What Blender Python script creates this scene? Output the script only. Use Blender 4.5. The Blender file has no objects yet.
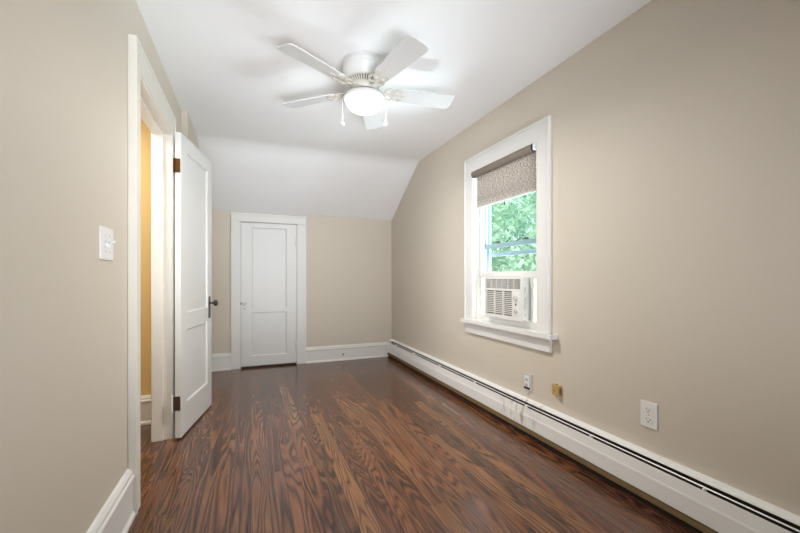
import bpy, bmesh, math, random
from mathutils import Vector, Matrix
random.seed(7)
S = bpy.context.scene
COL = S.collection
PI = math.pi

# ------------------------------------------------------------------ camera
cam_d = bpy.data.cameras.new('camera'); cam = bpy.data.objects.new('camera', cam_d); COL.objects.link(cam)
cam.location = (0, 0, 1.0362)
cam.rotation_euler = (PI/2, 0, -0.3815)
cam_d.sensor_width = 36; cam_d.lens = 372.07/800*36
cam_d.shift_y = 10.75/800
cam_d.clip_start = 0.02
S.camera = cam

# ------------------------------------------------------------------ world, sun, large lights, exposure
W = bpy.data.worlds.new('world'); S.world = W; W.use_nodes = True
bg = W.node_tree.nodes['Background']
bg.inputs[0].default_value = (0.90, 0.96, 1.0, 1); bg.inputs[1].default_value = 1.7
def light(name, kind, loc, energy, color=(1, 1, 1), size=None, aim=None, size_y=None):
    l = bpy.data.lights.new(name, kind); l.energy = energy; l.color = color
    o = bpy.data.objects.new(name, l); COL.objects.link(o); o.location = loc
    if kind == 'AREA':
        l.shape = 'RECTANGLE'; l.size = size; l.size_y = size_y or size
    elif kind == 'POINT': l.shadow_soft_size = size or .05
    if aim is not None:
        o.rotation_euler = (Vector(aim)-Vector(loc)).to_track_quat('-Z', 'Y').to_euler()
    return o
sun = light('sun', 'SUN', (-5, 0, 12), 3.3, (1.0, .98, .95), aim=(0, 3.5, 6)); sun.data.angle = .03
# daylight thrown up off the ground through the window, straight in and on a slant towards the far end
light('window_daylight', 'AREA', (2.44, 2.48, .68), 62, (.92, .98, 1.05), .5, (1.3, 2.25, 1.75), .42)
light('window_low_daylight', 'AREA', (3.6, 2.6, .72), 9, (.93, .98, 1.04), 1.0, (-.5, 1.9, 1.85), .45).data.spread = math.radians(80)
light('window_slant_daylight', 'AREA', (2.55, 1.5, .75), 85, (.92, .98, 1.05), .9, (.7, 3.3, 2.1), .9)
# added fills behind the camera, standing in for an unseen window and bounce
light('rear_fill', 'AREA', (.4, -1.15, 1.35), 6.5, (.93, .98, 1.05), 1.3, (.55, 3.5, 1.35), 1.5).data.spread = math.radians(75)
light('rear_ceiling_fill', 'AREA', (.5, -.70, .30), 11.5, (.94, .98, 1.04), 1.5, (.6, 3.0, 2.3), .5).data.spread = math.radians(64)
# unseen fills added in the hallway, for the right wall and the yellow wall
light('hall_door_fill', 'AREA', (-1.3, 2.1, 1.4), 4.6, (.94, .98, 1.03), .8, (1.72, 2.6, 1.5), 1.2).data.spread = math.radians(70)
light('hall_top_fill', 'AREA', (-1.15, 2.4, 2.2), 13, (1.0, .96, .90), .4, (-1.1, 2.5, 0), .4)
S.view_settings.view_transform = 'Standard'; S.view_settings.look = 'None'
S.view_settings.gamma = 1; S.view_settings.use_curve_mapping = False
S.view_settings.exposure = 0.27

# ------------------------------------------------------------------ materials
def lin(c):
    return tuple(((v/255+.055)/1.055)**2.4 if v > 10 else v/255/12.92 for v in c)
def mat(name, rgb, rough=.5, metal=0, var=0, scale=8, bump=0, bscale=60, spec=.5, alt=None):
    m = bpy.data.materials.new(name); m.use_nodes = True
    nt = m.node_tree; b = nt.nodes['Principled BSDF']; N = nt.nodes.new; L = nt.links.new
    c = lin(rgb)
    b.inputs['Roughness'].default_value = rough; b.inputs['Metallic'].default_value = metal
    b.inputs['Specular IOR Level'].default_value = spec
    tc = N('ShaderNodeTexCoord')
    n = N('ShaderNodeTexNoise'); n.inputs['Scale'].default_value = scale; n.inputs['Detail'].default_value = 4
    L(tc.outputs['Object'], n.inputs['Vector'])
    mx = N('ShaderNodeMix'); mx.data_type = 'RGBA'
    a2 = lin(alt) if alt else tuple(v*(1-var) for v in c)
    mx.inputs['A'].default_value = (*c, 1); mx.inputs['B'].default_value = (*a2, 1)
    L(n.outputs['Fac'], mx.inputs['Factor']); L(mx.outputs['Result'], b.inputs['Base Color'])
    if bump:
        n2 = N('ShaderNodeTexNoise'); n2.inputs['Scale'].default_value = bscale; n2.inputs['Detail'].default_value = 3
        L(tc.outputs['Object'], n2.inputs['Vector'])
        bp = N('ShaderNodeBump'); bp.inputs['Strength'].default_value = bump; bp.inputs['Distance'].default_value = .004
        L(n2.outputs['Fac'], bp.inputs['Height']); L(bp.outputs['Normal'], b.inputs['Normal'])
    return m
M = {}
M['wall'] = mat('beige_wall_paint', (212, 203, 188), .55, var=.05, scale=2.5, bump=.12, bscale=90)
M['ceil'] = mat('white_ceiling_paint', (242, 242, 242), .7, var=.03, scale=3, bump=.15, bscale=70)
M['hall'] = mat('yellow_wall_paint', (230, 200, 136), .6, var=.05, scale=3)
M['trim'] = mat('white_trim_paint', (230, 229, 226), .35, var=.04, scale=6, bump=.06, bscale=40)
M['oldtrim'] = mat('worn_white_paint', (236, 232, 222), .4, var=.10, scale=9, bump=.15, bscale=50)
M['door'] = mat('white_door_paint', (226, 227, 225), .32, var=.03, scale=5, bump=.05, bscale=30)
M['dark'] = mat('dark_gap', (30, 24, 20), .8)
M['fan'] = mat('white_fan_enamel', (214, 214, 212), .35, var=.03)
M['fanarm'] = mat('fan_arm_enamel', (206, 202, 192), .35, var=.10, scale=30)
M['blade'] = mat('fan_blade_white', (212, 212, 211), .45, var=.03)
M['slit'] = mat('vent_dark', (96, 90, 80), .7)
M['brassy'] = mat('old_brass', (128, 92, 52), .35, .9, var=.3, scale=40)
M['steel'] = mat('dull_steel', (120, 116, 110), .35, .9, var=.3, scale=40)
M['bronze'] = mat('dark_bronze', (88, 82, 76), .35, .85, var=.3, scale=50)
M['plastic'] = mat('white_plastic', (236, 236, 234), .3, var=.02)
M['acplastic'] = mat('ac_plastic', (226, 225, 221), .38, var=.03)
M['acgrey'] = mat('ac_recess', (112, 110, 107), .6, var=.15, scale=30)
M['greyplate'] = mat('grey_plate', (205, 203, 198), .4, var=.05)
M['slot'] = mat('outlet_slots', (50, 48, 46), .6)
M['tan'] = mat('tan_plastic', (196, 166, 108), .45, var=.08, scale=30)
M['tansd'] = mat('tan_connector', (150, 112, 62), .5, var=.1, scale=30)
M['heater'] = mat('heater_enamel', (244, 244, 242), .35, var=.04, scale=6)
M['heatdark'] = mat('heater_inside_shade', (44, 34, 26), .8, var=.3, scale=20)
M['heattan'] = mat('heater_tray_tan', (140, 116, 78), .6, var=.35, scale=14)
M['clear'] = mat('clear_grey_plastic', (214, 218, 222), .2)
M['stormframe'] = mat('backlit_blue_frame', (165, 188, 198), .4, var=.06)  # colour holds the rails' backlit shade and bluish tint through the glass
M['bark'] = mat('bark', (96, 80, 64), .9, var=.4, scale=12, bump=.4)
M['screw'] = mat('screw_metal', (190, 188, 182), .35, .6)

def heater_dirt():
    m = M['heater']; nt = m.node_tree; b = nt.nodes['Principled BSDF']; N = nt.nodes.new; L = nt.links.new
    src = b.inputs['Base Color'].links[0].from_socket
    tc = N('ShaderNodeTexCoord'); sp = N('ShaderNodeSeparateXYZ'); L(tc.outputs['Object'], sp.inputs[0])
    def math_(op, a, b_=None):
        n = N('ShaderNodeMath'); n.operation = op
        for i, v in enumerate((a, b_)):
            if v is None: continue
            if isinstance(v, (int, float)): n.inputs[i].default_value = v
            else: L(v, n.inputs[i])
        return n.outputs[0]
    # a grubby smear on the cover below the old outlet
    dy = math_('DIVIDE', math_('ABSOLUTE', math_('SUBTRACT', sp.outputs['Y'], -.18)), .26)
    fall = math_('MAXIMUM', math_('SUBTRACT', 1, dy), 0)
    no = N('ShaderNodeTexNoise'); no.inputs['Scale'].default_value = 26; no.inputs['Detail'].default_value = 6
    mp = N('ShaderNodeMapping'); mp.inputs['Scale'].default_value = (1, 1.4, .45)
    L(tc.outputs['Object'], mp.inputs['Vector']); L(mp.outputs[0], no.inputs['Vector'])
    cut = N('ShaderNodeMapRange'); cut.inputs['From Min'].default_value = .50; cut.inputs['From Max'].default_value = .66
    L(no.outputs['Fac'], cut.inputs['Value'])
    fac = math_('MULTIPLY', math_('MULTIPLY', fall, cut.outputs[0]), .75)
    mx = N('ShaderNodeMix'); mx.data_type = 'RGBA'; L(fac, mx.inputs['Factor']); L(src, mx.inputs['A'])
    mx.inputs['B'].default_value = (*lin((150, 132, 108)), 1); L(mx.outputs['Result'], b.inputs['Base Color'])
heater_dirt()

def emission_mat():
    m = bpy.data.materials.new('lit_frosted_glass'); m.use_nodes = True
    b = m.node_tree.nodes['Principled BSDF']
    b.inputs['Base Color'].default_value = (.9, .88, .82, 1); b.inputs['Roughness'].default_value = .3
    b.inputs['Emission Color'].default_value = (1.0, .90, .74, 1); b.inputs['Emission Strength'].default_value = 1.5
    return m
M['bowl'] = emission_mat()

def glass_mat():
    m = bpy.data.materials.new('window_glass'); m.use_nodes = True
    nt = m.node_tree; nt.nodes.clear(); N = nt.nodes.new; L = nt.links.new
    o = N('ShaderNodeOutputMaterial'); t = N('ShaderNodeBsdfTransparent'); g = N('ShaderNodeBsdfGlossy'); mx = N('ShaderNodeMixShader')
    t.inputs[0].default_value = (.90, .97, .97, 1); g.inputs['Roughness'].default_value = .03
    f = N('ShaderNodeLayerWeight'); f.inputs[0].default_value = .12
    fm = N('ShaderNodeMath'); fm.operation = 'MULTIPLY'; fm.inputs[1].default_value = .5; L(f.outputs['Fresnel'], fm.inputs[0])
    L(fm.outputs[0], mx.inputs[0]); L(t.outputs[0], mx.inputs[1]); L(g.outputs[0], mx.inputs[2]); L(mx.outputs[0], o.inputs[0])
    return m
M['glass'] = glass_mat()

def fabric_mat():
    m = bpy.data.materials.new('woven_shade_fabric'); m.use_nodes = True
    nt = m.node_tree; b = nt.nodes['Principled BSDF']; N = nt.nodes.new; L = nt.links.new
    tc = N('ShaderNodeTexCoord'); mp = N('ShaderNodeMapping'); mp.inputs['Scale'].default_value = (1, 60, 240)
    L(tc.outputs['Object'], mp.inputs[0])
    n = N('ShaderNodeTexNoise'); n.inputs['Scale'].default_value = 1; n.inputs['Detail'].default_value = 3; L(mp.outputs[0], n.inputs['Vector'])
    cr = N('ShaderNodeValToRGB'); L(n.outputs['Fac'], cr.inputs[0])
    cr.color_ramp.elements[0].position = .36; cr.color_ramp.elements[0].color = (*lin((134, 122, 114)), 1)
    cr.color_ramp.elements[1].position = .64; cr.color_ramp.elements[1].color = (*lin((226, 218, 210)), 1)
    L(cr.outputs[0], b.inputs['Base Color']); b.inputs['Roughness'].default_value = .9
    out = nt.nodes['Material Output']; tr = N('ShaderNodeBsdfTranslucent'); L(cr.outputs[0], tr.inputs[0])
    mx = N('ShaderNodeMixShader'); mx.inputs[0].default_value = .35
    L(b.outputs[0], mx.inputs[1]); L(tr.outputs[0], mx.inputs[2]); L(mx.outputs[0], out.inputs[0])
    return m
M['fabric'] = fabric_mat()
M['rollback'] = mat('shade_roll', (140, 128, 118), .8, var=.25, scale=60)

def accordion_mat():
    m = bpy.data.materials.new('translucent_vinyl'); m.use_nodes = True
    nt = m.node_tree; b = nt.nodes['Principled BSDF']; N = nt.nodes.new; L = nt.links.new
    b.inputs['Base Color'].default_value = (.86, .85, .82, 1); b.inputs['Roughness'].default_value = .5
    out = nt.nodes['Material Output']; tr = N('ShaderNodeBsdfTranslucent'); tr.inputs[0].default_value = (.9, .9, .87, 1)
    mx = N('ShaderNodeMixShader'); mx.inputs[0].default_value = .5
    L(b.outputs[0], mx.inputs[1]); L(tr.outputs[0], mx.inputs[2]); L(mx.outputs[0], out.inputs[0])
    return m
M['vinyl'] = accordion_mat()

def leaf_mat(name, c1, c2):
    m = bpy.data.materials.new(name); m.use_nodes = True
    nt = m.node_tree; b = nt.nodes['Principled BSDF']; N = nt.nodes.new; L = nt.links.new
    tc = N('ShaderNodeTexCoord'); n = N('ShaderNodeTexNoise'); n.inputs['Scale'].default_value = 1.6; n.inputs['Detail'].default_value = 5
    L(tc.outputs['Object'], n.inputs['Vector'])
    mx = N('ShaderNodeMix'); mx.data_type = 'RGBA'; mx.inputs['A'].default_value = (*lin(c1), 1); mx.inputs['B'].default_value = (*lin(c2), 1)
    mr = N('ShaderNodeMapRange'); mr.inputs['From Min'].default_value = .35; mr.inputs['From Max'].default_value = .65
    L(n.outputs['Fac'], mr.inputs['Value']); L(mr.outputs[0], mx.inputs['Factor']); L(mx.outputs['Result'], b.inputs['Base Color'])
    b.inputs['Roughness'].default_value = .7
    out = nt.nodes['Material Output']; tr = N('ShaderNodeBsdfTranslucent'); L(mx.outputs['Result'], tr.inputs[0])
    ms = N('ShaderNodeMixShader'); ms.inputs[0].default_value = .4
    L(b.outputs[0], ms.inputs[1]); L(tr.outputs[0], ms.inputs[2]); L(ms.outputs[0], out.inputs[0])
    return m

def floor_mat():
    m = bpy.data.materials.new('stained_plank_floor'); m.use_nodes = True
    nt = m.node_tree; b = nt.nodes['Principled BSDF']; N = nt.nodes.new; L = nt.links.new
    def ma(op, a, b_=None, c_=None):
        n = N('ShaderNodeMath'); n.operation = op
        for i, v in enumerate((a, b_, c_)):
            if v is None: continue
            if isinstance(v, (int, float)): n.inputs[i].default_value = v
            else: L(v, n.inputs[i])
        return n.outputs[0]
    def comb(x, y, z):
        n = N('ShaderNodeCombineXYZ')
        for i, v in enumerate((x, y, z)):
            if isinstance(v, (int, float)): n.inputs[i].default_value = v
            else: L(v, n.inputs[i])
        return n.outputs[0]
    def noise(vec, sc, det=3, rough=.5, dist=0):
        n = N('ShaderNodeTexNoise'); n.inputs['Scale'].default_value = sc; n.inputs['Detail'].default_value = det
        n.inputs['Roughness'].default_value = rough; n.inputs['Distortion'].default_value = dist; L(vec, n.inputs['Vector']); return n.outputs['Fac']
    def rnd(vec):
        n = N('ShaderNodeTexWhiteNoise'); n.noise_dimensions = '3D'; L(vec, n.inputs['Vector']); return n.outputs['Value']
    tc = N('ShaderNodeTexCoord'); sp = N('ShaderNodeSeparateXYZ'); L(tc.outputs['Object'], sp.inputs[0])
    x, y = sp.outputs['X'], sp.outputs['Y']
    PW = .083
    xs = ma('DIVIDE', x, PW); row = ma('FLOOR', xs); fx = ma('FRACT', xs)
    r0 = rnd(comb(row, 3.1, 0))
    ys = ma('DIVIDE', ma('ADD', y, ma('MULTIPLY', r0, 5)), 2.3); seg = ma('FLOOR', ys); fy = ma('FRACT', ys)
    r1 = rnd(comb(row, seg, 1.7)); r2 = rnd(comb(row, seg, 9.2)); r3 = rnd(comb(row, seg, 4.4))
    # cathedral figure: contour lines of a smooth field stretched along the plank
    gx = ma('ADD', ma('MULTIPLY', x, 8.5), ma('MULTIPLY', r1, 37)); gy = ma('ADD', ma('MULTIPLY', y, ma('ADD', .35, ma('MULTIPLY', r0, .55))), ma('MULTIPLY', r2, 19))
    field = noise(comb(gx, gy, ma('MULTIPLY', r3, 11)), 1.0, 2.5, .38, .15)
    lines = ma('SINE', ma('MULTIPLY', field, ma('ADD', 90, ma('MULTIPLY', r3, 80))))
    lines = ma('ADD', ma('MULTIPLY', lines, .5), .5)
    ring = ma('POWER', lines, 3.4)
    fine = noise(comb(ma('MULTIPLY', x, 160), ma('MULTIPLY', y, 5), 0), 1.0, 3)
    tone = ma('ADD', ma('ADD', ma('MULTIPLY', r2, .72), .06), ma('MULTIPLY', noise(comb(ma('MULTIPLY', x, 2.2), ma('MULTIPLY', y, 1.1), 5), 1.0, 3), .35))
    ramp = N('ShaderNodeValToRGB'); L(tone, ramp.inputs[0])
    e = ramp.color_ramp.elements
    e[0].position = .10; e[0].color = (*lin((76, 45, 37)), 1)
    e[1].position = .97; e[1].color = (*lin((142, 100, 68)), 1)
    for p, c in ((.27, (104, 58, 42)), (.42, (82, 52, 41)), (.56, (112, 72, 50)), (.70, (94, 55, 39)), (.84, (118, 72, 47))):
        q = e.new(p); q.color = (*lin(c), 1)
    dark = N('ShaderNodeMix'); dark.data_type = 'RGBA'; dark.inputs['B'].default_value = (*lin((38, 26, 22)), 1)
    patch = noise(comb(ma('MULTIPLY', x, 3), ma('MULTIPLY', y, 1.3), 2.2), 1.0, 2)
    st = N('ShaderNodeMapRange'); st.inputs['From Min'].default_value = .32; st.inputs['From Max'].default_value = .62
    st.inputs['To Min'].default_value = .50; st.inputs['To Max'].default_value = .82; L(patch, st.inputs['Value'])
    hi = N('ShaderNodeMix'); hi.data_type = 'RGBA'; L(ramp.outputs[0], hi.inputs['A']); hi.inputs['B'].default_value = (*lin((160, 112, 76)), 1)
    L(ma('MULTIPLY', ma('POWER', ma('SUBTRACT', 1, lines), 3), ma('MULTIPLY', st.outputs[0], .38)), hi.inputs['Factor'])
    L(ma('MULTIPLY', ring, st.outputs[0]), dark.inputs['Factor']); L(hi.outputs['Result'], dark.inputs['A'])
    fn = N('ShaderNodeMix'); fn.data_type = 'RGBA'; fn.blend_type = 'MULTIPLY'; fn.inputs['Factor'].default_value = .45
    L(dark.outputs['Result'], fn.inputs['A'])
    fr = N('ShaderNodeMapRange'); fr.inputs['From Min'].default_value = .35; fr.inputs['From Max'].default_value = .6; fr.inputs['To Min'].default_value = .45; L(fine, fr.inputs['Value'])
    L(comb(fr.outputs[0], fr.outputs[0], fr.outputs[0]), fn.inputs['B'])
    # seams
    ex = ma('MINIMUM', fx, ma('SUBTRACT', 1, fx)); ey = ma('MINIMUM', fy, ma('SUBTRACT', 1, fy))
    seam = ma('MAXIMUM', ma('LESS_THAN', ex, .018), ma('LESS_THAN', ey, .0006))
    sm = N('ShaderNodeMix'); sm.data_type = 'RGBA'; L(ma('MULTIPLY', seam, .75), sm.inputs['Factor']); L(fn.outputs['Result'], sm.inputs['A'])
    sm.inputs['B'].default_value = (*lin((26, 18, 15)), 1)
    L(sm.outputs['Result'], b.inputs['Base Color'])
    wear = noise(comb(ma('MULTIPLY', x, 2.5), ma('MULTIPLY', y, 1.2), 7), 1.0, 5, .6)
    rr = N('ShaderNodeMapRange'); rr.inputs['To Min'].default_value = .16; rr.inputs['To Max'].default_value = .30; L(wear, rr.inputs['Value'])
    L(rr.outputs[0], b.inputs['Roughness'])
    b.inputs['Specular IOR Level'].default_value = .5; b.inputs['Coat Weight'].default_value = .25; b.inputs['Coat Roughness'].default_value = .16
    bp = N('ShaderNodeBump'); bp.inputs['Strength'].default_value = .25; bp.inputs['Distance'].default_value = .002
    h = ma('SUBTRACT', ma('MULTIPLY', lines, .15), seam); L(h, bp.inputs['Height']); L(bp.outputs['Normal'], b.inputs['Normal'])
    return m
M['floor'] = floor_mat()

# ------------------------------------------------------------------ mesh helpers
def nb(): return bmesh.new()
def box(bm, x0, x1, y0, y1, z0, z1, bev=0, mtx=None, seg=2):
    vs = [bm.verts.new(p) for p in ((x0,y0,z0),(x1,y0,z0),(x1,y1,z0),(x0,y1,z0),(x0,y0,z1),(x1,y0,z1),(x1,y1,z1),(x0,y1,z1))]
    fs = [bm.faces.new([vs[i] for i in f]) for f in ((3,2,1,0),(4,5,6,7),(0,1,5,4),(1,2,6,5),(2,3,7,6),(3,0,4,7))]
    allv = set(vs)
    if bev:
        r = bmesh.ops.bevel(bm, geom=list({e for f in fs for e in f.edges}), offset=bev, segments=seg, affect='EDGES', profile=.5)
        allv = set(v for v in r['verts']) | {v for f in r['faces'] for v in f.verts} | {v for v in vs if v.is_valid}
    if mtx is not None:
        for v in allv: v.co = mtx @ v.co
    return allv
def prism(bm, pts, axis, a0, a1, mtx=None):
    """closed 2D outline extruded along axis (0:x -> pts=(y,z), 1:y -> (x,z), 2:z -> (x,y))"""
    def P(p, a):
        return ((a, p[0], p[1]), (p[0], a, p[1]), (p[0], p[1], a))[axis]
    A = [bm.verts.new(P(p, a0)) for p in pts]; B = [bm.verts.new(P(p, a1)) for p in pts]
    n = len(pts)
    bm.faces.new(A); bm.faces.new(B[::-1])
    for i in range(n): bm.faces.new((A[i], B[i], B[(i+1) % n], A[(i+1) % n]))
    if mtx is not None:
        for v in A+B: v.co = mtx @ v.co
def lathe(bm, prof, c=(0, 0, 0), seg=48, axis='z', mtx=None):
    rings = []
    allv = []
    for r, z in prof:
        if r < 1e-5:
            v = bm.verts.new((0, 0, z)); rings.append([v]*seg); allv.append(v)
        else:
            rg = [bm.verts.new((r*math.cos(2*PI*k/seg), r*math.sin(2*PI*k/seg), z)) for k in range(seg)]; rings.append(rg); allv += rg
    for a, b in zip(rings, rings[1:]):
        for k in range(seg):
            f = [a[k], a[(k+1) % seg], b[(k+1) % seg], b[k]]
            u = []
            for v in f:
                if v not in u: u.append(v)
            if len(u) > 2: bm.faces.new(u)
    R = {'z': Matrix(), 'x': Matrix.Rotation(PI/2, 4, 'Y'), 'y': Matrix.Rotation(-PI/2, 4, 'X')}[axis]
    T = (mtx if mtx is not None else Matrix()) @ Matrix.Translation(c) @ R
    for v in allv: v.co = T @ v.co
def tube(bm, pts, r, seg=8, mtx=None):
    pts = [Vector(p) for p in pts]; rings = []
    rs = r if isinstance(r, (list, tuple)) else [r]*len(pts)
    for i, p in enumerate(pts):
        t = (pts[min(i+1, len(pts)-1)]-pts[max(i-1, 0)]).normalized()
        u = t.cross(Vector((0, 0, 1)) if abs(t.z) < .9 else Vector((1, 0, 0))).normalized(); w = t.cross(u)
        rings.append([bm.verts.new(p+rs[i]*(math.cos(2*PI*k/seg)*u+math.sin(2*PI*k/seg)*w)) for k in range(seg)])
    for a, b in zip(rings, rings[1:]):
        for k in range(seg): bm.faces.new((a[k], a[(k+1) % seg], b[(k+1) % seg], b[k]))
    bm.faces.new(rings[0][::-1]); bm.faces.new(rings[-1])
    if mtx is not None:
        for rg in rings:
            for v in rg: v.co = mtx @ v.co
def ball(bm, c, r, seg=12, mtx=None):
    lathe(bm, [(r*math.sin(PI*k/8), -r*math.cos(PI*k/8)) for k in range(9)], c, seg, mtx=mtx)
def obj(name, bm, m, parent=None, smooth=False):
    bmesh.ops.recalc_face_normals(bm, faces=bm.faces)
    me = bpy.data.meshes.new(name); bm.to_mesh(me); bm.free()
    if isinstance(m, (list, tuple)):
        for q in m: me.materials.append(q)
    else: me.materials.append(m)
    if smooth:
        for p in me.polygons: p.use_smooth = True
        me.set_sharp_from_angle(angle=math.radians(38))
    o = bpy.data.objects.new(name, me); COL.objects.link(o)
    if parent is not None:
        o.parent = parent
        if isinstance(parent, bpy.types.Object) and parent.type == 'EMPTY' or parent.matrix_basis != Matrix():
            pass
    return o
def tag(o, label, cat, group=None, kind=None):
    o['label'] = label; o['category'] = cat
    if group: o['group'] = group
    if kind: o['kind'] = kind
    return o
def thing(name, label, cat, loc=(0, 0, 0), rotz=0, group=None, kind=None):
    o = bpy.data.objects.new(name, None); o.empty_display_size = .1; COL.objects.link(o)
    o.location = loc; o.rotation_euler = (0, 0, rotz)
    return tag(o, label, cat, group, kind)
def off(bm, d):
    for v in bm.verts: v.co -= Vector(d)
    return bm

# ------------------------------------------------------------------ room shell
XR, XL, XC, YB, HC, YR = 1.72, -.493, -.452, 4.5876, 2.316, -1.3
WT = .085   # thickness of the doorway wall
ZT = 1.777
# floor (runs on into the hall)
bm = nb(); box(bm, -2.0, 1.90, YR-.12, YB+.12, -.08, 0)
tag(obj('floor', bm, M['floor']), 'dark stained wooden plank floor of the empty room', 'floor', kind='structure')
# ceiling: flat part and slope down to the back wall in one plaster surface
bm = nb()
def cprof(yc):
    s = (ZT-HC)/(YB-yc); out = [(YR-.12, HC), (yc-.10, HC)]
    for k in range(1, 8):
        t = k/8; p0, p1, p2 = (yc-.10, HC), (yc, HC), (yc+.10, HC+.10*s)
        out.append(tuple((1-t)**2*a+2*t*(1-t)*b+t*t*c for a, b, c in zip(p0, p1, p2)))
    out += [(yc+.10, HC+.10*s), (YB+.12, ZT+.12*s)]
    return out
ringA = cprof(3.85); ringB = cprof(3.735)
va = [bm.verts.new((-.70, y, z)) for y, z in ringA]; vb = [bm.verts.new((1.90, y, z)) for y, z in ringB]
vau = [bm.verts.new((-.70, y, z+.12)) for y, z in ringA]; vbu = [bm.verts.new((1.90, y, z+.12)) for y, z in ringB]
n = len(va)
for i in range(n-1):
    bm.faces.new((va[i], va[i+1], vb[i+1], vb[i])); bm.faces.new((vau[i], vbu[i], vbu[i+1], vau[i+1]))
    bm.faces.new((va[i], vau[i], vau[i+1], va[i+1])); bm.faces.new((vb[i], vb[i+1], vbu[i+1], vbu[i]))
bm.faces.new((va[0], vb[0], vbu[0], vau[0])); bm.faces.new((va[-1], vau[-1], vbu[-1], vb[-1]))
tag(obj('ceiling', bm, M['ceil'], smooth=True), 'white plaster ceiling sloping down to the back wall', 'ceiling', kind='structure')
def under(y, yc):   # underside of the ceiling
    return HC if y <= yc else HC+(ZT-HC)*(y-yc)/(YB-yc)
# right wall with the window opening
WY0, WY1, WZ0, WZ1 = 1.880, 2.640, .675, 1.910
bm = nb()
box(bm, XR, XR+.15, YR-.1, WY0, 0, HC); box(bm, XR, XR+.15, WY0, WY1, 0, WZ0); box(bm, XR, XR+.15, WY0, WY1, WZ1, HC)
prism(bm, [(WY1, 0), (YB, 0), (YB, ZT), (3.735, HC), (WY1, HC)], 0, XR, XR+.15)
tag(obj('wall_right', bm, M['wall']), 'beige painted wall with the window and the long heater', 'wall', kind='structure')
# back wall with a shallow recess for the low closet door
CX0, CX1, CZ = -.107, .511, 1.668
bm = nb()
box(bm, -.64, CX0, YB, YB+.12, 0, ZT+.02); box(bm, CX1, 1.87, YB, YB+.12, 0, ZT+.02)
box(bm, CX0, CX1, YB, YB+.12, CZ, ZT+.02); box(bm, CX0, CX1, YB+.07, YB+.12, 0, CZ)
tag(obj('wall_back', bm, M['wall']), 'low beige wall with the closet door under the sloped ceiling', 'wall', kind='structure')
# left wall with the doorway and the boxed-out piece beyond it
DY0, DY1, DZ = 2.0, 2.77, 1.968
bm = nb()
box(bm, XL-WT, XL, YR-.1, DY0, 0, HC); box(bm, XL-WT, XL, DY0, DY1, DZ, HC); box(bm, XL-WT, XL, DY1, 3.262, 0, HC)
prism(bm, [(3.262, 0), (YB, 0), (YB, ZT), (3.85, HC), (3.262, HC)], 0, XL-WT, XC)
tag(obj('wall_left', bm, M['wall']), 'beige painted wall with the light switch and open doorway', 'wall', kind='structure')
# unseen end of the room behind the camera
bm = nb(); box(bm, XL, XR, YR-.1, YR, 0, HC)
tag(obj('wall_rear', bm, M['wall']), 'beige wall at the near end of the room behind the viewer', 'wall', kind='structure')
# hallway shell
bm = nb(); box(bm, -1.9, XL-WT, 3.12, 3.24, 0, HC)
tag(obj('wall_hall', bm, M['hall']), 'yellow hallway wall seen through the open doorway', 'wall', kind='structure')
bm = nb(); box(bm, -2.0, -1.9, .5, 3.24, 0, HC)
tag(obj('wall_hall_side', bm, M['hall']), 'yellow side wall of the hallway beyond the doorway', 'wall', kind='structure')
bm = nb(); box(bm, -1.9, XL-WT, .4, .5, 0, HC)
tag(obj('wall_hall_near', bm, M['hall']), 'yellow near end wall of the hallway beyond the doorway', 'wall', kind='structure')
bm = nb(); box(bm, -2.0, -.70, .4, 3.24, HC, HC+.1)
tag(obj('ceiling_hall', bm, M['ceil']), 'white ceiling over the hallway beyond the doorway', 'ceiling', kind='structure')

# baseboards: profile (distance from wall, z)
BB = [(0, 0), (.030, 0), (.030, .012), (.022, .022), (.020, .026), (.020, .142), (.026, .150), (.026, .158), (.019, .166), (.019, .174), (.010, .186), (0, .190)]
def baseboard(name, runs, label, h=.190):
    bm = nb()
    for kind, w, a0, a1, sgn in runs:
        pts = [(w+sgn*d, z*h/.190) for d, z in BB]
        prism(bm, pts, 1 if kind == 'y' else 0, a0, a1)
    return tag(obj(name, bm, M['trim']), label, 'baseboard', kind='structure')
baseboard('baseboard_left', [('y', XL, YR, 1.926, 1), ('y', XC, 3.262, YB, 1)], 'tall white moulded baseboard along the wall with the switch', .212)
baseboard('baseboard_back', [('x', YB, XC+.03, -.205, -1), ('x', YB, .618, 1.655, -1)], 'white moulded baseboard along the low back wall')
baseboard('baseboard_rear', [('x', YR, XL+.03, XR, 1)], 'white baseboard along the wall behind the viewer')
baseboard('baseboard_hall', [('x', 3.12, -1.9, XL-WT, -1)], 'white baseboard under the yellow hallway wall', .20)

# ------------------------------------------------------------------ doorway trim (left)
bm = nb()
cf = XL+.030
for (y0, y1) in ((1.926, 2.003), (2.768, 2.852)):
    box(bm, XL-.005, cf, max(y0, 1.929), min(y1, 2.849), 0, 1.962, .003)
box(bm, XL-.005, cf, 1.929, 2.849, 1.962, 2.085, .003)
# backband round the outside
box(bm, XL, XL+.034, 1.926, 1.944, .0, 2.088, .003); box(bm, XL, XL+.034, 2.834, 2.852, 0, 2.088, .003); box(bm, XL, XL+.034, 1.9445, 2.8335, 2.068, 2.088, .003)
# jambs
box(bm, XL-WT-.005, cf-.006, 2.0, 2.018, 0, DZ); box(bm, XL-WT-.005, cf-.006, 2.757, 2.772, 0, DZ, .002); box(bm, XL-WT-.005, cf-.006, 2.0185, 2.7565, 1.950, DZ+.001)
# stops
box(bm, XL-WT+.001, XL-.022, 2.018, 2.030, 0, 1.95); box(bm, XL-WT+.001, XL-.022, 2.745, 2.758, 0, 1.95, .003); box(bm, XL-WT+.001, XL-.022, 2.0305, 2.7445, 1.936, 1.9505, .003)
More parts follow.
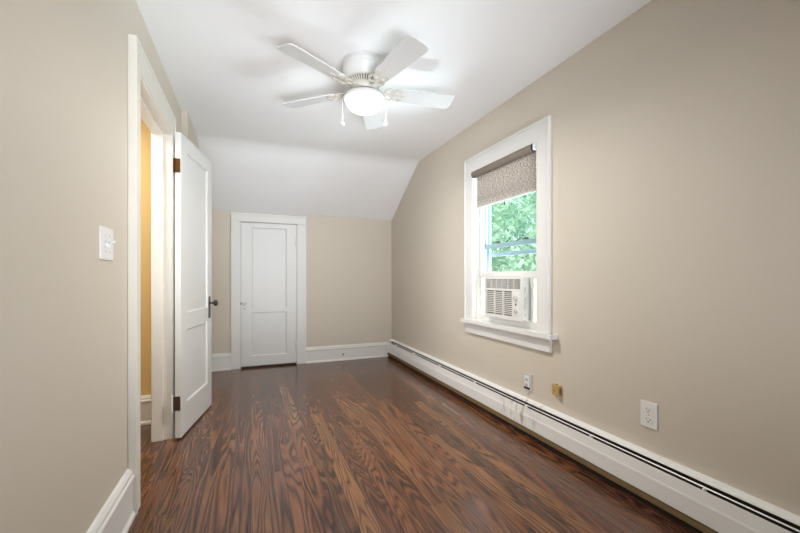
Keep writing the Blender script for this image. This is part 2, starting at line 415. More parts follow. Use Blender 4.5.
# casing on the hall side
for (y0, y1) in ((1.91, 1.992), (2.776, 2.862)):
    box(bm, XL-WT-.009, XL-WT+.002, y0, y1, 0, 1.98, .003)
box(bm, XL-WT-.009, XL-WT+.002, 1.91, 2.862, 1.981, 2.07, .003)
tag(obj('trim_1', bm, M['oldtrim']), 'worn white door casing and jamb around the open doorway', 'door frame', kind='structure')

# ------------------------------------------------------------------ closet casing (back wall)
bm = nb()
y0 = YB-.022
for (x0, x1) in ((-.205, CX0), (CX1, .618)):
    box(bm, x0, x1, y0, YB+.004, 0, CZ, .003)
box(bm, -.205, .618, y0, YB+.004, CZ, 1.762, .003)
box(bm, -.209, .622, y0-.006, YB, 1.745, 1.766, .003)
box(bm, CX0-.002, CX0+.004, YB-.001, YB+.065, 0, CZ); box(bm, CX1-.004, CX1+.002, YB-.001, YB+.065, 0, CZ); box(bm, CX0, CX1, YB-.001, YB+.065, CZ-.004, CZ+.001)
tag(obj('trim_2', bm, M['trim']), 'flat white casing around the low closet door', 'door frame', kind='structure')

# ------------------------------------------------------------------ panelled doors
def panel_door_bm(w, z0, z1, t, panels):
    """door slab, local x 0..w, front face at y=0 (towards -y), back at y=t; panels recessed on both faces"""
    bm = nb()
    xs = sorted({0, w, *[p[0] for p in panels], *[p[1] for p in panels]})
    zs = sorted({z0, z1, *[p[2] for p in panels], *[p[3] for p in panels]})
    rec = .009
    for yy, sg in ((0, 1), (t, -1)):
        for i in range(len(xs)-1):
            for j in range(len(zs)-1):
                a, b, c, d = xs[i], xs[i+1], zs[j], zs[j+1]
                if any(p[0] <= a+1e-6 and p[1] >= b-1e-6 and p[2] <= c+1e-6 and p[3] >= d-1e-6 for p in panels):
                    s = .010
                    o_ = [bm.verts.new(q) for q in ((a, yy, c), (b, yy, c), (b, yy, d), (a, yy, d))]
                    m_ = [bm.verts.new(q) for q in ((a+.003, yy+sg*rec, c+.003), (b-.003, yy+sg*rec, c+.003), (b-.003, yy+sg*rec, d-.003), (a+.003, yy+sg*rec, d-.003))]
                    i_ = [bm.verts.new(q) for q in ((a+s, yy+sg*(rec+.003), c+s), (b-s, yy+sg*(rec+.003), c+s), (b-s, yy+sg*(rec+.003), d-s), (a+s, yy+sg*(rec+.003), d-s))]
                    for k in range(4):
                        bm.faces.new((o_[k], o_[(k+1) % 4], m_[(k+1) % 4], m_[k])); bm.faces.new((m_[k], m_[(k+1) % 4], i_[(k+1) % 4], i_[k]))
                    bm.faces.new(i_)
                else:
                    bm.faces.new([bm.verts.new(q) for q in ((a, yy, c), (b, yy, c), (b, yy, d), (a, yy, d))])
    for q in (((0, 0, z0), (0, t, z0), (0, t, z1), (0, 0, z1)), ((w, 0, z0), (w, t, z0), (w, t, z1), (w, 0, z1)),
              ((0, 0, z0), (w, 0, z0), (w, t, z0), (0, t, z0)), ((0, 0, z1), (w, 0, z1), (w, t, z1), (0, t, z1))):
        bm.faces.new([bm.verts.new(p) for p in q])
    bmesh.ops.remove_doubles(bm, verts=bm.verts, dist=1e-5)
    return bm
def knob_prof(r, neck, depth):
    return [(0, 0), (neck*1.5, 0), (neck*1.5, .004), (neck, .006), (neck, depth*.45), (r*.75, depth*.55), (r, depth*.75), (r*.85, depth*.93), (r*.4, depth), (0, depth)]
# open room door: local frame along the leaf
A = Vector((-.413, 2.722, 0)); Bv = Vector((-.294, 3.345, 0))
ang = math.atan2((Bv-A).y, (Bv-A).x); DW = .640
d1 = thing('door_1', 'white two-panel door standing wide open by the doorway', 'door', A, ang, kind='structure')
leaf = panel_door_bm(DW, .013, 1.962, .035, [(.105, DW-.105, .21, .69), (.105, DW-.105, .80, 1.862)])
obj('door_leaf', leaf, M['door'], d1)
bm = nb(); box(bm, DW-.082, DW-.036, -.003, 0, .715, .885, .001)
obj('escutcheon', bm, M['bronze'], d1)['label'] = 'dark metal lock plate'
bm = nb(); lathe(bm, knob_prof(.026, .008, .058), axis='y', seg=24, mtx=Matrix.Translation((DW-.058, -.003, .833)) @ Matrix.Rotation(PI, 4, 'Z'))
obj('door_knob', bm, M['bronze'], d1, True)['label'] = 'dark metal door knob'
bm = nb(); lathe(bm, knob_prof(.026, .008, .058), axis='y', seg=24, mtx=Matrix.Translation((DW-.058, .038, .833)))
obj('door_knob', bm, M['bronze'], d1, True)['label'] = 'dark metal door knob'
bm = nb(); box(bm, DW-.0005, DW+.002, .006, .029, .78, .88)
obj('latch_plate', bm, M['steel'], d1)
for z, mm, lab in ((1.748, M['brassy'], 'brown hinge leaf'), (.232, M['steel'], 'bare steel hinge leaf')):
    bm = nb(); box(bm, -.0025, .001, .004, .046, z-.045, z+.045, .0008)
    h = obj('hinge', bm, mm, d1); h['label'] = lab
    bm = nb()
    tube(bm, [(-.010, .050, z-.052), (-.010, .050, z+.052)], .0075, 12)
    for zz in (-.03, -.01, .01, .03): lathe(bm, [(.0075, -.001), (.0085, 0), (.0075, .001)], (-.010, .050, z+zz), 12)
    ball(bm, (-.010, .050, z+.056), .006); ball(bm, (-.010, .050, z-.056), .006)
    kn = obj('hinge_knuckle', bm, M['oldtrim'], h, True); kn['label'] = 'white painted hinge knuckle'
# closet door
d2 = thing('door_2', 'low white two-panel closet door shut in the back wall', 'door', (CX0+.006, YB-.012, 0), 0, kind='structure')
cw = CX1-CX0-.012
obj('door_leaf', panel_door_bm(cw, .024, CZ-.010, .035, [(.114, .493, .135, .632), (.114, .493, .675, 1.606)]), M['door'], d2)
bm = nb(); box(bm, .018, .058, -.003, 0, .635, .795, .001)
obj('escutcheon', bm, M['door'], d2)
bm = nb(); box(bm, .033, .039, -.0036, -.002, .668, .686)
obj('keyhole', bm, M['slot'], d2)['label'] = 'dark keyhole'
bm = nb(); lathe(bm, knob_prof(.022, .008, .05), axis='y', seg=24, mtx=Matrix.Translation((.038, -.003, .738)) @ Matrix.Rotation(PI, 4, 'Z'))
obj('door_knob', bm, M['clear'], d2, True)['label'] = 'pale glassy door knob'
bm = nb(); box(bm, -.006, .006, -.006, .004, .725, .752, .001)
obj('latch', bm, M['steel'], d2)['label'] = 'grey metal latch'
for z in (1.455, .232):
    bm = nb(); tube(bm, [(cw+.002, -.008, z-.05), (cw+.002, -.008, z+.05)], .009, 12); ball(bm, (cw+.002, -.006, z+.054), .006); ball(bm, (cw+.002, -.006, z-.054), .006)
    box(bm, cw-.020, cw, -.002, .001, z-.045, z+.045, .0006)
    obj('hinge', bm, M['door'], d2, True)

# ------------------------------------------------------------------ window
w1 = thing('window_1', 'white framed sash window in the beige wall beside the heater', 'window', (XR, 2.26, .572), 0, kind='structure')
WO = (XR, 2.26, .572)
def wpart(name, bm, m, par=None, smooth=False):
    off(bm, WO); return obj(name, bm, m, par or w1, smooth)
bm = nb()
cx = XR-.022
box(bm, cx, XR, 1.782, WY0+.004, .687, WZ1, .003); box(bm, cx, XR, WY1-.004, 2.746, .687, WZ1, .003)
box(bm, cx, XR, 1.782, 2.746, WZ1-.004, 2.028, .003)
box(bm, cx-.006, XR, 1.7945, 2.7335, 2.012, 2.030, .003); box(bm, cx-.006, XR, 1.778, 1.794, .687, 2.030, .003); box(bm, cx-.006, XR, 2.734, 2.750, .687, 2.030, .003)
# jamb liner
box(bm, cx+.004, XR+.15, WY0, WY0+.012, .687, WZ1); box(bm, cx+.004, XR+.15, WY1-.012, WY1, .687, WZ1); box(bm, cx+.004, XR+.15, WY0+.012, WY1-.012, WZ1-.012, WZ1+.001)
# inner stops
box(bm, XR+.018, XR+.036, WY0+.012, WY0+.024, .687, WZ1-.012, .002); box(bm, XR+.018, XR+.036, WY1-.024, WY1-.012, .687, WZ1-.012, .002)
wpart('casing', bm, M['trim'])
bm = nb(); prism(bm, [(XR, 1.728), (XR-.058, 1.728), (XR-.062, 1.732), (XR-.062, 2.752), (XR-.058, 2.756), (XR, 2.756), (XR, WY1), (XR+.15, WY1), (XR+.15, WY0), (XR, WY0)], 2, .661, .687)
wpart('stool', bm, M['trim'])
bm = nb(); box(bm, XR-.022, XR, 1.772, 2.738, .572, .661, .003)
wpart('apron', bm, M['trim'])
def sash(name, x0, x1, z0, z1, st, rb, rt, m, g=True):
    bm = nb(); a, b = WY0+.014, WY1-.014
    box(bm, x0, x1, a, a+st, z0, z1, .003); box(bm, x0, x1, b-st, b, z0, z1, .003)
    box(bm, x0, x1, a+st, b-st, z0, z0+rb, .003); box(bm, x0, x1, a+st, b-st, z1-rt, z1, .003)
    o = wpart(name, bm, m)
    if g:
        bm = nb(); bm.faces.new([bm.verts.new(((x0+x1)/2, yy, zz)) for yy, zz in ((a+st-.004, z0+rb-.004), (b-st+.004, z0+rb-.004), (b-st+.004, z1-rt+.004), (a+st-.004, z1-rt+.004))])
        bm2 = bm; off(bm2, WO); obj('pane', bm2, M['glass'], o)
    return o
ls = sash('lower_sash', XR+.040, XR+.070, 1.044, 1.652, .042, .036, .035, M['trim'])
us = sash('upper_sash', XR+.076, XR+.104, 1.268, 1.896, .042, .034, .04, M['stormframe'])
st = sash('storm_window', XR+.120, XR+.140, .690, 1.90, .034, .03, .03, M['stormframe'], g=False)
bm = nb(); box(bm, XR+.120, XR+.140, WY0+.04, WY1-.04, 1.205, 1.236, .003)
off(bm, WO); obj('storm_rail', bm, M['stormframe'], st)
for yy in (2.10, 2.42):
    bm = nb(); box(bm, XR+.078, XR+.100, yy-.026, yy+.026, 1.298, 1.304, .001); lathe(bm, [(0, 0), (.012, 0), (.012, .012), (.006, .018), (0, .018)], (XR+.088, yy, 1.303), 16)
    box(bm, XR+.066, XR+.09, yy-.006, yy+.030, 1.309, 1.317, .002)
    off(bm, WO); obj('sash_lock', bm, M['steel'], us, True)['label'] = 'grey metal sash lock'

# roller shade hung inside the head of the window
rs = thing('roller_shade', 'brown woven roller shade drawn down over the window top', 'window shade', (XR, 2.25, 1.885))
RO = (XR, 2.25, 1.885)
RX, RZ = XR-.012, 1.879
bm = nb(); lathe(bm, [(0, 0), (.026, 0), (.027, .002), (.027, .701), (.026, .703), (0, .703)], (RX, 1.921, RZ), 28, 'y')
off(bm, RO); rl = obj('roller', bm, M['rollback'], rs, True)
bm = nb(); lathe(bm, [(0, 0), (.0275, 0), (.0275, .006), (0, .006)], (RX, 1.916, RZ), 28, 'y'); off(bm, RO); obj('end_cap', bm, M['slot'], rl, True)['label'] = 'dark end cap'
bm = nb(); box(bm, RX+.020, RX+.0225, 1.925, 2.600, 1.612, RZ)
for v in bm.verts: pass
off(bm, RO); obj('shade_fabric', bm, M['fabric'], rs)
bm = nb(); box(bm, RX+.015, RX+.027, 1.925, 2.600, 1.600, 1.613, .003); off(bm, RO); obj('hem_bar', bm, M['greyplate'], rs)
bm = nb(); tube(bm, [(RX+.020, 2.245, 1.600), (RX+.018, 2.245, 1.585)], .003, 8); lathe(bm, [(0, 0), (.008, .002), (.006, .018), (.003, .022), (0, .022)], (RX+.018, 2.245, 1.565), 12); off(bm, RO); obj('shade_pull', bm, M['steel'], rs, True)
bm = nb(); box(bm, RX-.022, RX+.030, 1.900, 1.912, RZ-.022, RZ+.026, .005); box(bm, RX-.010, RX+.014, 1.894, 1.914, RZ-.006, RZ+.030, .003); off(bm, RO); obj('mounting_bracket', bm, M['clear'], rs)['label'] = 'pale grey bracket'
bm = nb(); box(bm, RX-.008, RX+.026, 2.6245, 2.628, RZ-.020, RZ+.026, .001); off(bm, RO); obj('mounting_bracket', bm, M['clear'], rs)

# ------------------------------------------------------------------ window air conditioner
AO = (XR-.03, 2.22, .687)
ac = thing('window_air_conditioner', 'white window air conditioner sitting on the window stool', 'air conditioner', AO)
def apart(name, bm, m, par=None, smooth=False):
    off(bm, AO); return obj(name, bm, m, par or ac, smooth)
FX, AY0, AY1, AZ0, AZ1 = XR-.040, 2.003, 2.432, .740, 1.040
bm = nb()
box(bm, FX+.014, XR+.60, AY0+.004, AY1-.004, AZ0+.004, AZ1-.004, .006)
apart('cabinet', bm, M['acplastic'])
# bezel: frame bars round the two grilles and the control area
gU = (2.020, 2.411, .955, 1.023)   # upper outlet grille y0,y1,z0,z1 (control side is low y)
gL = (2.106, 2.411, .764, .939)    # lower intake
bm = nb()
B0, B1 = FX, FX+.016
box(bm, B0, B1, AY0, AY1, gU[3], AZ1); box(bm, B0, B1, AY0, AY1, AZ0, gL[2])
box(bm, B0, B1, gU[1], AY1, gL[2], gU[3]); box(bm, B0, B1, AY0, gU[0], gL[2], gU[3])
box(bm, B0, B1, gU[0], gU[1], gL[3], gU[2]); box(bm, B0, B1, gU[0], gL[0], gL[2], gL[3])
# rounded lip round the face
tube(bm, [(B0+.005, AY0+.001, AZ0+.001), (B0+.005, AY1-.001, AZ0+.001), (B0+.005, AY1-.001, AZ1-.001), (B0+.005, AY0+.001, AZ1-.001), (B0+.005, AY0+.001, AZ0+.001)], .0055, 10)
apart('front_bezel', bm, M['acplastic'])
bm = nb(); box(bm, B1-.003, B1+.001, gU[0]-.004, gU[1]+.004, gU[2]-.004, gU[3]+.004)
g1 = apart('air_outlet', bm, M['acgrey']); g1['label'] = 'grey upper air outlet'
bm = nb()
for k in range(1, 6): box(bm, B0+.001, B1-.002, gU[0], gU[1], gU[2]+k*.0113-.0011, gU[2]+k*.0113+.0011)
for k in range(1, 6):
    y = gU[0]+k*(gU[1]-gU[0])/6; box(bm, B0+.0005, B1-.002, y-.003, y+.003, gU[2], gU[3])
for k in range(1, 24):
    y = gU[0]+k*(gU[1]-gU[0])/24; box(bm, B0+.004, B1-.002, y-.001, y+.001, gU[2], gU[3])
apart('louvre', bm, M['acplastic'], g1)
bm = nb(); box(bm, B1-.003, B1+.001, gL[0]-.004, gL[1]+.004, gL[2]-.004, gL[3]+.004)
g2 = apart('air_intake', bm, M['acgrey']); g2['label'] = 'grey lower air intake'
bm = nb()
for k in range(1, 13):
    z = gL[2]+k*(gL[3]-gL[2])/13
    box(bm, B0+.001, B1-.002, gL[0], gL[1], z-.0032, z+.0032)
for k in range(1, 3):
    y = gL[0]+k*(gL[1]-gL[0])/3; box(bm, B0+.0005, B1-.002, y-.004, y+.004, gL[2], gL[3])
apart('louvre', bm, M['acplastic'], g2)
bm = nb(); box(bm, B0-.0015, B0, 2.026, 2.098, .775, .925, .0007)
cp = apart('control_panel', bm, M['acplastic'])
for zc, r in ((.892, .017), (.806, .014)):
    bm = nb(); lathe(bm, [(0, 0), (r*1.25, 0), (r*1.25, .002), (r, .003), (r*.9, .014), (0, .015)], axis='x', seg=24, mtx=Matrix.Translation((B0-.0015, 2.062, zc)) @ Matrix.Rotation(PI, 4, 'Z'))
    box(bm, B0-.021, B0-.014, 2.059, 2.065, zc-r*.85, zc+r*.85, .001)
    apart('control_knob', bm, M['greyplate'], cp, True)['label'] = 'light grey control knob'
bm = nb(); box(bm, B0-.003, B0-.001, 2.054, 2.070, .842, .856, .0006); apart('indicator', bm, M['acgrey'], cp)['label'] = 'small grey indicator'
# printed ticks and slots on the strip nearest the viewer
bm = nb()
for z0_, z1_ in ((.93, .97), (.82, .90), (.775, .79)):
    for xx in (FX+.026, FX+.036): box(bm, xx-.0015, xx+.0015, AY0+.0015, AY0+.006, z0_, z1_)
for k in range(5): box(bm, FX+.022, FX+.040, AY0+.0015, AY0+.006, .826+k*.017, .829+k*.017)
apart('side_slots', bm, M['greyplate'])
bm = nb()
def accordion(bm, y0, y1):
    x = XR+.046; nfold = max(2, int(round((y1-y0)/.018))*2); pts = []
    for k in range(nfold+1): pts.append((x+(.010 if k % 2 else 0), y0+(y1-y0)*k/nfold))
    pts2 = [(p[0]+.0015, p[1]) for p in pts[::-1]]
    lst = pts+pts2
    prism(bm, lst, 2, .700, 1.044)
bm = nb(); accordion(bm, WY0+.020, AY0+.002); apart('side_curtain', bm, M['vinyl'])['label'] = 'bright pleated vinyl side curtain'
bm = nb(); accordion(bm, AY1-.002, WY1-.020); apart('side_curtain', bm, M['vinyl'])['label'] = 'bright pleated vinyl side curtain'
bm = nb()
box(bm, XR+.036, XR+.062, WY0+.016, WY1-.016, 1.030, 1.0438, .002); box(bm, XR+.020, XR+.062, WY0+.014, WY1-.014, .687, .738, .002)
box(bm, XR+.030, XR+.062, WY0+.013, WY0+.026, .687, 1.04, .002); box(bm, XR+.030, XR+.062, WY1-.026, WY1-.013, .687, 1.04, .002)
box(bm, XR+.030, XR+.062, AY0-.014, AY0+.003, .69, 1.036, .002); box(bm, XR+.030, XR+.062, AY1-.003, AY1+.014, .69, 1.036, .002)
apart('mounting_rail', bm, M['acplastic'])

# ------------------------------------------------------------------ baseboard heater along the right wall
HY0, HY1 = -1.25, 4.556
ht = thing('baseboard_heater', 'long white hydronic baseboard heater along the window wall', 'heater', (XR, 2.2, 0))
HO = (XR, 2.2, 0)
def hpart(name, bm, m, par=None, smooth=False):
    off(bm, HO); return obj(name, bm, m, par or ht, smooth)
M['heater'].node_tree  # dirt is placed in object space below
w = lambda d: XR-d
bm = nb(); prism(bm, [(w(0), .03), (w(.004), .03), (w(.004), .222), (w(.030), .218), (w(.033), .2135), (w(.036), .2135), (w(.0345), .2195), (w(.031), .2225), (w(0), .229)], 1, HY0, HY1)
hpart('back_panel', bm, M['heater'])
bm = nb(); prism(bm, [(w(.0465), .2035), (w(.050), .2000), (w(.051), .2008), (w(.0472), .2045)], 1, HY0, HY1-.004)
hpart('damper', bm, M['heater'])
bm = nb(); prism(bm, [(w(.0585), .186), (w(.0615), .194), (w(.0645), .194), (w(.069), .150), (w(.0715), .140), (w(.071), .068), (w(.066), .064), (w(.056), .064), (w(.056), .066), (w(.066), .068), (w(.068), .140), (w(.0625), .188)], 1, HY0, HY1-.004)
hpart('front_cover', bm, M['heater'])
bm = nb(); box(bm, w(.057), w(.004), HY0, HY1-.01, .09, .176)
box(bm, w(.0045), w(.012), HY0, HY1-.01, .177, .214); hpart('element_slot_shade', bm, M['heatdark'])['label'] = 'dark element block and liner standing in for slot shade'  # dark block and liner added so the slot reads as shade
bm = nb(); box(bm, w(.066), w(.03), HY0, HY1-.006, .030, .060, .004)
hpart('lower_tray', bm, M['heattan'])['label'] = 'tan grimy strip under the cover'
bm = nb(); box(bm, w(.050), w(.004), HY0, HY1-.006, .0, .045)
hpart('base_shadow_board', bm, M['heatdark'])['label'] = 'dark board standing in for shade under the heater'  # dark colour stands in for the shaded gap beneath the cover
bm = nb(); prism(bm, [(w(0), .03), (w(.071), .06), (w(.073), .145), (w(.066), .197), (w(.034), .226), (w(0), .232)], 1, HY1-.004, HY1)
hpart('end_cap', bm, M['heater'])
for yb in (.92, 1.45, 1.95, 2.55, 3.15, 3.75, 4.3):
    bm = nb(); box(bm, w(.060), w(.040), yb-.004, yb+.004, .184, .199, .001); hpart('bracket', bm, M['heater'])
ht_mats = None

# ------------------------------------------------------------------ ceiling fan
FC = (.630, 2.142)
fan = thing('ceiling_fan', 'white five-blade flush ceiling fan with a lit bowl light', 'ceiling fan', (*FC, HC))
def fz(z): return z-HC
bm = nb()
lathe(bm, [(0, 0), (.126, 0), (.128, fz(2.312)), (.128, fz(2.292)), (.131, fz(2.288)), (.131, fz(2.282)), (.128, fz(2.278)), (.128, fz(2.268)), (.131, fz(2.264)), (.131, fz(2.258)), (.127, fz(2.252)), (.120, fz(2.222)), (.110, fz(2.206)), (.104, fz(2.203)), (0, fz(2.203))], seg=64)
obj('motor_housing', bm, M['fan'], fan, True)
bm = nb(); lathe(bm, [(0, fz(2.204)), (.100, fz(2.204)), (.072, fz(2.178)), (0, fz(2.178))], seg=48)
vr = obj('vent_ring', bm, M['slit'], fan, True); vr['label'] = 'dark slotted vent ring'
bm = nb()
for k in range(40):
    R = Matrix.Rotation(2*PI*k/40, 4, 'Z')
    prism(bm, [(.104, fz(2.206)), (.104, fz(2.200)), (.076, fz(2.174)), (.070, fz(2.176))], 1, -.0038, .0038, R)
lathe(bm, [(.108, fz(2.208)), (.110, fz(2.203)), (.104, fz(2.198)), (.100, fz(2.203))], seg=48)
obj('vent_ribs', bm, M['fanarm'], vr)
bm = nb(); lathe(bm, [(0, fz(2.180)), (.076, fz(2.180)), (.078, fz(2.172)), (.066, fz(2.164)), (.060, fz(2.150)), (.052, fz(2.146)), (.052, fz(2.132)), (0, fz(2.132))], seg=48)
obj('switch_housing', bm, M['fanarm'], fan, True)
bm = nb(); lathe(bm, [(0, fz(2.134)), (.056, fz(2.134)), (.075, fz(2.130)), (.108, fz(2.118)), (.120, fz(2.111)), (.126, fz(2.102)), (.126, fz(2.094)), (.118, fz(2.090)), (.114, fz(2.098)), (0, fz(2.11))], seg=64)
obj('light_fitter', bm, M['fan'], fan, True)
bm = nb()
lathe(bm, [(.112, fz(2.098))]+[(.115*math.cos(t)**.85, fz(2.095)-.076*math.sin(t)) for t in [PI/2*k/12 for k in range(12)]]+[(0, fz(2.019))], seg=64)
obj('light_bowl', bm, M['bowl'], fan, True)['label'] = 'glowing frosted glass bowl'
lamp = light('fan_lamp', 'AREA', (*FC, 2.012), 17.5, (1.0, .97, .92), .16, (*FC, 0)); lamp.data.shape = 'DISK'
# blades and arms
def blade_bm():
    bm = nb(); pts = []
    r0, r1, w0, w1, rc = .175, .560, .052, .066, .028
    def arc(cx_, cy_, a0, a1, r, n=7): return [(cx_+r*math.cos(a0+(a1-a0)*k/n), cy_+r*math.sin(a0+(a1-a0)*k/n)) for k in range(n+1)]
    pts += arc(r0+.03, -w0+.03, PI, 1.5*PI, .03); pts += arc(r1-rc, -w1+rc, 1.5*PI, 2*PI, rc); pts += arc(r1-rc, w1-rc, 0, PI/2, rc); pts += arc(r0+.03, w0-.03, PI/2, PI, .03)
    prism(bm, pts, 2, -.003, .003)
    return bm
def arm_bm():
    bm = nb()
    P = [(.062, 0, .024), (.085, 0, .018), (.105, 0, .002), (.125, 0, -.006), (.145, 0, -.004), (.165, 0, .000)]
    tube(bm, P, [.010, .009, .008, .008, .009, .009], 10)
    # scrolled plate: two rings and a spade under the blade root
    for s in (1, -1):
        pts = [(.150+.028*math.cos(a), s*(.024+.022*math.sin(a)), -.004) for a in [2*PI*k/18 for k in range(19)]]
        tube(bm, pts, .0055, 8)
        tube(bm, [(.155, s*.010, -.004), (.185, s*.040, -.005), (.215, s*.044, -.005), (.235, s*.030, -.005)], .006, 8)
        lathe(bm, [(0, -.008), (.007, -.007), (.008, -.003), (0, -.003)], (.215, s*.030, 0), 12)
    prism(bm, [(.165, -.012), (.250, -.007), (.262, 0), (.250, .007), (.165, .012)], 2, -.0075, -.003)
    lathe(bm, [(0, -.011), (.007, -.010), (.008, -.007), (0, -.006)], (.240, 0, 0), 12)
    return bm
protoB = obj('blade', blade_bm(), M['blade'], fan); protoA = obj('blade_arm', arm_bm(), M['fanarm'], fan, True)
ZB = fz(2.150)
for k in range(5):
    b = protoB if k == 0 else protoB.copy(); a = protoA if k == 0 else protoA.copy()
    for o in (b, a):
        if k: COL.objects.link(o); o.parent = fan
    az = math.radians(65.3+72*k)
    T = Matrix.Translation((0, 0, ZB)) @ Matrix.Rotation(az, 4, 'Z') @ Matrix.Rotation(math.radians(-12), 4, 'X')
    b.matrix_local = T
    a.matrix_local = Matrix.Translation((0, 0, ZB)) @ Matrix.Rotation(az, 4, 'Z') @ Matrix.Rotation(math.radians(-12), 4, 'X')
# pull chains hang either side of the bowl, as seen from the doorway end
cd = Vector((math.cos(.3815), -math.sin(.3815)))
for s, zl in ((-1, 1.958), (1, 1.955)):
    px, py = cd.x*.102*s, cd.y*.102*s
    px2, py2 = px*1.27, py*1.27
    f = Vector((-math.sin(.3815), -math.cos(.3815)))*.03
    bm = nb(); tube(bm, [(px2*.5, py2*.5, fz(2.136)), (px2*.75, py2*.75, fz(2.136)), (px2+f.x*.3, py2+f.y*.3, fz(2.105)), (px2+f.x*.3, py2+f.y*.3, fz(zl))], .0014, 6)
    for q in range(18): ball(bm, (px2+f.x*.3, py2+f.y*.3, fz(zl)+.006+q*.008), .0022, 6)
    ch = obj('pull_chain', bm, M['fan'], fan, True)
    bm = nb(); lathe(bm, [(0, 0), (.009, .003), (.012, .010), (.009, .018), (.004, .022), (0, .023)], (px2+f.x*.3, py2+f.y*.3, fz(zl)-.020), 16)
    obj('chain_knob', bm, M['fan'], ch, True)

# ------------------------------------------------------------------ wall plates
def plate(name, label, cat, y, z, wy, hz_, wallx, sgn, m):
    """flat wall plate; local x points into the room"""
    t = thing(name, label, cat, (wallx, y, z), 0 if sgn > 0 else PI)
    bm = nb(); box(bm, 0, .006, -wy/2, wy/2, -hz_/2, hz_/2, .0025)
    obj('cover_plate', bm, m, t)
    return t
def receptacles(t, m, sz=1.0, x0=.006):
    for s in (1, -1):
        bm = nb(); zc = s*.0215*sz; pts = []
        for k in range(24):
            a = 2*PI*k/24; pts.append((max(-.0165, min(.0165, .0185*math.cos(a)))*sz, zc+max(-.0135, min(.0135, .0175*math.sin(a)))*sz))
        prism(bm, pts, 0, x0-.001, x0+.002)
        r = obj('socket', bm, m, t)
        bm = nb()
        box(bm, x0+.0015, x0+.0026, -.0075*sz, -.0055*sz, zc-.001, zc+.007*sz); box(bm, x0+.0015, x0+.0026, .0055*sz, .0075*sz, zc-.001, zc+.006*sz)
        lathe(bm, [(0, 0), (.0028*sz, 0), (.0028*sz, .0011), (0, .0011)], (x0+.0015, 0, zc-.0075*sz), 12, 'x')
        obj('slots', bm, M['slot'], r)['label'] = 'dark socket slots'
t = plate('power_outlet', 'clean white duplex outlet on beige wall nearest the viewer', 'outlet', 1.174, .397, .079, .121, XR, -1, M['plastic'])
receptacles(t, M['plastic'], 1.1)
bm = nb(); lathe(bm, [(0, 0), (.0035, 0), (.003, .0015), (0, .0018)], (.006, 0, 0), 12, 'x'); obj('screw', bm, M['screw'], t, True)
t = plate('power_outlet', 'smaller greyish outlet just above the heater below the window', 'outlet', 1.992, .336, .090, .120, XR, -1, M['greyplate'])
bm = nb(); box(bm, .005, .010, -.022, .022, -.030, .042, .002); ins = obj('socket_insert', bm, M['plastic'], t)
receptacles(t, M['greyplate'], .8, .010)
bm = nb(); box(bm, .004, .0105, -.026, .026, -.046, -.034, .001); obj('dark_gap_strip', bm, M['slot'], t)['label'] = 'black gap at the bottom of the plate'
bm = nb(); tube(bm, [(.004, .004, -.054), (.005, .005, -.070), (.005, .004, -.090)], .004, 8); obj('cord_stub', bm, M['greyplate'], t)
t = thing('phone_jack', 'small tan surface-mounted phone jack on the beige wall', 'phone jack', (XR, 1.725, .359), PI)
bm = nb(); box(bm, 0, .026, -.027, .027, -.032, .032, .003); jb = obj('housing', bm, M['tan'], t)
bm = nb(); box(bm, .004, .020, .0265, .0285, -.018, .014); obj('jack_socket', bm, M['tansd'], t)['label'] = 'darker socket on the side'
bm = nb(); lathe(bm, [(0, 0), (.004, 0), (.0035, .0012), (0, .0016)], (.026, -.004, -.004), 12, 'x'); obj('screw', bm, M['slot'], t, True)['label'] = 'dark screw'
bm = nb(); box(bm, .006, .018, -.006, .006, .031, .0335); obj('top_notch', bm, M['slot'], t)['label'] = 'dark notch on the top'
t = plate('light_switch', 'white double toggle light switch beside the doorway', 'light switch', 1.665, 1.158, .130, .118, XL, 1, M['plastic'])
for s, up in ((-1, -1), (1, 1)):
    bm = nb(); box(bm, .0055, .0068, s*.023-.005, s*.023+.005, -.012, .012); sl = obj('switch_slot', bm, M['greyplate'], t); sl['label'] = 'grey toggle slot'
    bm = nb(); box(bm, 0, .020, -.0035, .0035, -.0045, .0045, .0015, Matrix.Translation((.005, s*.023, up*.002)) @ Matrix.Rotation(math.radians(-28*up), 4, 'Y')); obj('toggle', bm, M['plastic'], t)
    for z in (.030, -.030):
        bm = nb(); lathe(bm, [(0, 0), (.0032, 0), (.0028, .0012), (0, .0015)], (.006, s*.023, z), 12, 'x'); obj('screw', bm, M['screw'], t, True)
# spring door stop on the back baseboard
t = thing('door_stop', 'tiny grey metal door stop on the back wall baseboard', 'door stop', (1.070, YB-.020, .078))
bm = nb(); lathe(bm, [(0, 0), (.011, 0), (.011, .003), (.006, .006), (0, .006)], axis='y', seg=16, mtx=Matrix.Rotation(PI, 4, 'Z')); obj('base', bm, M['steel'], t, True)
bm = nb(); tube(bm, [(.0045*math.cos(k*.9), -.006-k*.0007, .0045*math.sin(k*.9)) for k in range(48)], .0012, 5); obj('spring', bm, M['steel'], t, True)
bm = nb(); lathe(bm, [(0, .038), (.006, .038), (.006, .048), (.004, .050), (0, .050)], axis='y', seg=12, mtx=Matrix.Rotation(PI, 4, 'Z')); obj('rubber_tip', bm, M['greyplate'], t, True)

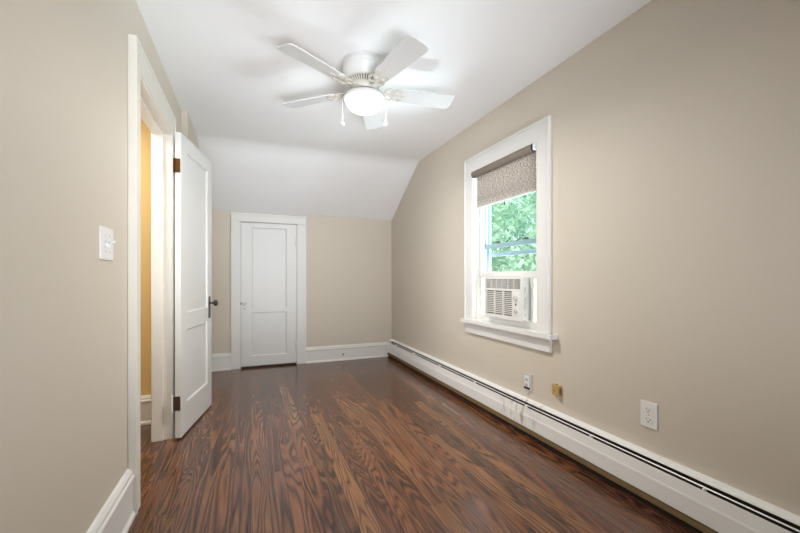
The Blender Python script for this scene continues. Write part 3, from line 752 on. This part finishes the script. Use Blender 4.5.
# ------------------------------------------------------------------ outside the window
GZ = -3.0
bm = nb(); box(bm, 1.95, 40, -10, 45, GZ-.2, GZ)
M['lawn'] = mat('lawn', (120, 150, 90), .9, var=.3, scale=3)
tag(obj('ground', bm, M['lawn']), 'green lawn below the window outside', 'lawn', kind='structure')
M['leafA'] = leaf_mat('leaf_bright', (168, 200, 176), (206, 226, 204)); M['leafB'] = leaf_mat('leaf_deep', (146, 184, 164), (184, 212, 192))
def tree(label, x, y, h, cr, ch, zc, lm, nleaf, seed):
    rg = random.Random(seed)
    t = thing('tree', label, 'tree', (x, y, GZ), 0, 'trees beyond the window')
    bm = nb(); tube(bm, [(0, 0, 0), (.1, .05, h*.25), (0, .1, h*.5), (.05, 0, h*.8)], [.22, .18, .13, .05], 10)
    for k in range(7):
        a = rg.uniform(0, 2*PI); z = h*rg.uniform(.3, .65); tube(bm, [(0, .05, z), (cr*.35*math.cos(a), cr*.35*math.sin(a), z+.5), (cr*.7*math.cos(a), cr*.7*math.sin(a), z+1.1)], [.07, .05, .02], 6)
    obj('trunk', bm, M['bark'], t, True)
    bm = nb(); clumps = []
    for k in range(46):
        a = rg.uniform(0, 2*PI); ph = math.acos(rg.uniform(-1, 1)); q = rg.uniform(.45, 1)**.6
        clumps.append((Vector((cr*q*math.sin(ph)*math.cos(a), cr*q*math.sin(ph)*math.sin(a), zc-GZ+ch*q*math.cos(ph))), rg.uniform(.45, .85)))
    for k in range(nleaf):
        c, r = rg.choice(clumps)
        d = Vector((rg.gauss(0, 1), rg.gauss(0, 1), rg.gauss(0, 1))).normalized()*r*rg.uniform(.4, 1)**.5
        p = c+d; s = rg.uniform(.06, .12)
        u = Vector((rg.gauss(0, 1), rg.gauss(0, 1), rg.gauss(0, 1))).normalized(); v = u.orthogonal().normalized()
        v = (Matrix.Rotation(rg.uniform(0, 6.28), 3, u) @ v)
        w_ = u.cross(v)
        bm.faces.new([bm.verts.new(q) for q in (p-v*s, p+w_*s*.5+u*s*.1, p+v*s, p-w_*s*.5+u*s*.1)])
    obj('foliage', bm, lm, t)
tree('pale green leafy tree close beyond the window', 7.4, 8.2, 6.2, 2.3, 2.2, 2.0, M['leafA'], 11000, 3)
tree('deeper green tree behind on the left through the window', 10.2, 14.6, 7.5, 2.8, 2.9, 2.4, M['leafB'], 11000, 5)
tree('green tree farther off on the right through the window', 16.5, 14.5, 8.0, 3.2, 3.0, 2.6, M['leafB'], 11000, 8)
tree('broad green tree at the far right beyond the lawn', 15.5, 6.5, 7.5, 3.0, 2.9, 2.2, M['leafA'], 9000, 11)
tree('tall green tree farthest back in the gap between the others', 20.5, 21.5, 10.0, 4.2, 4.0, 3.4, M['leafB'], 9000, 12)
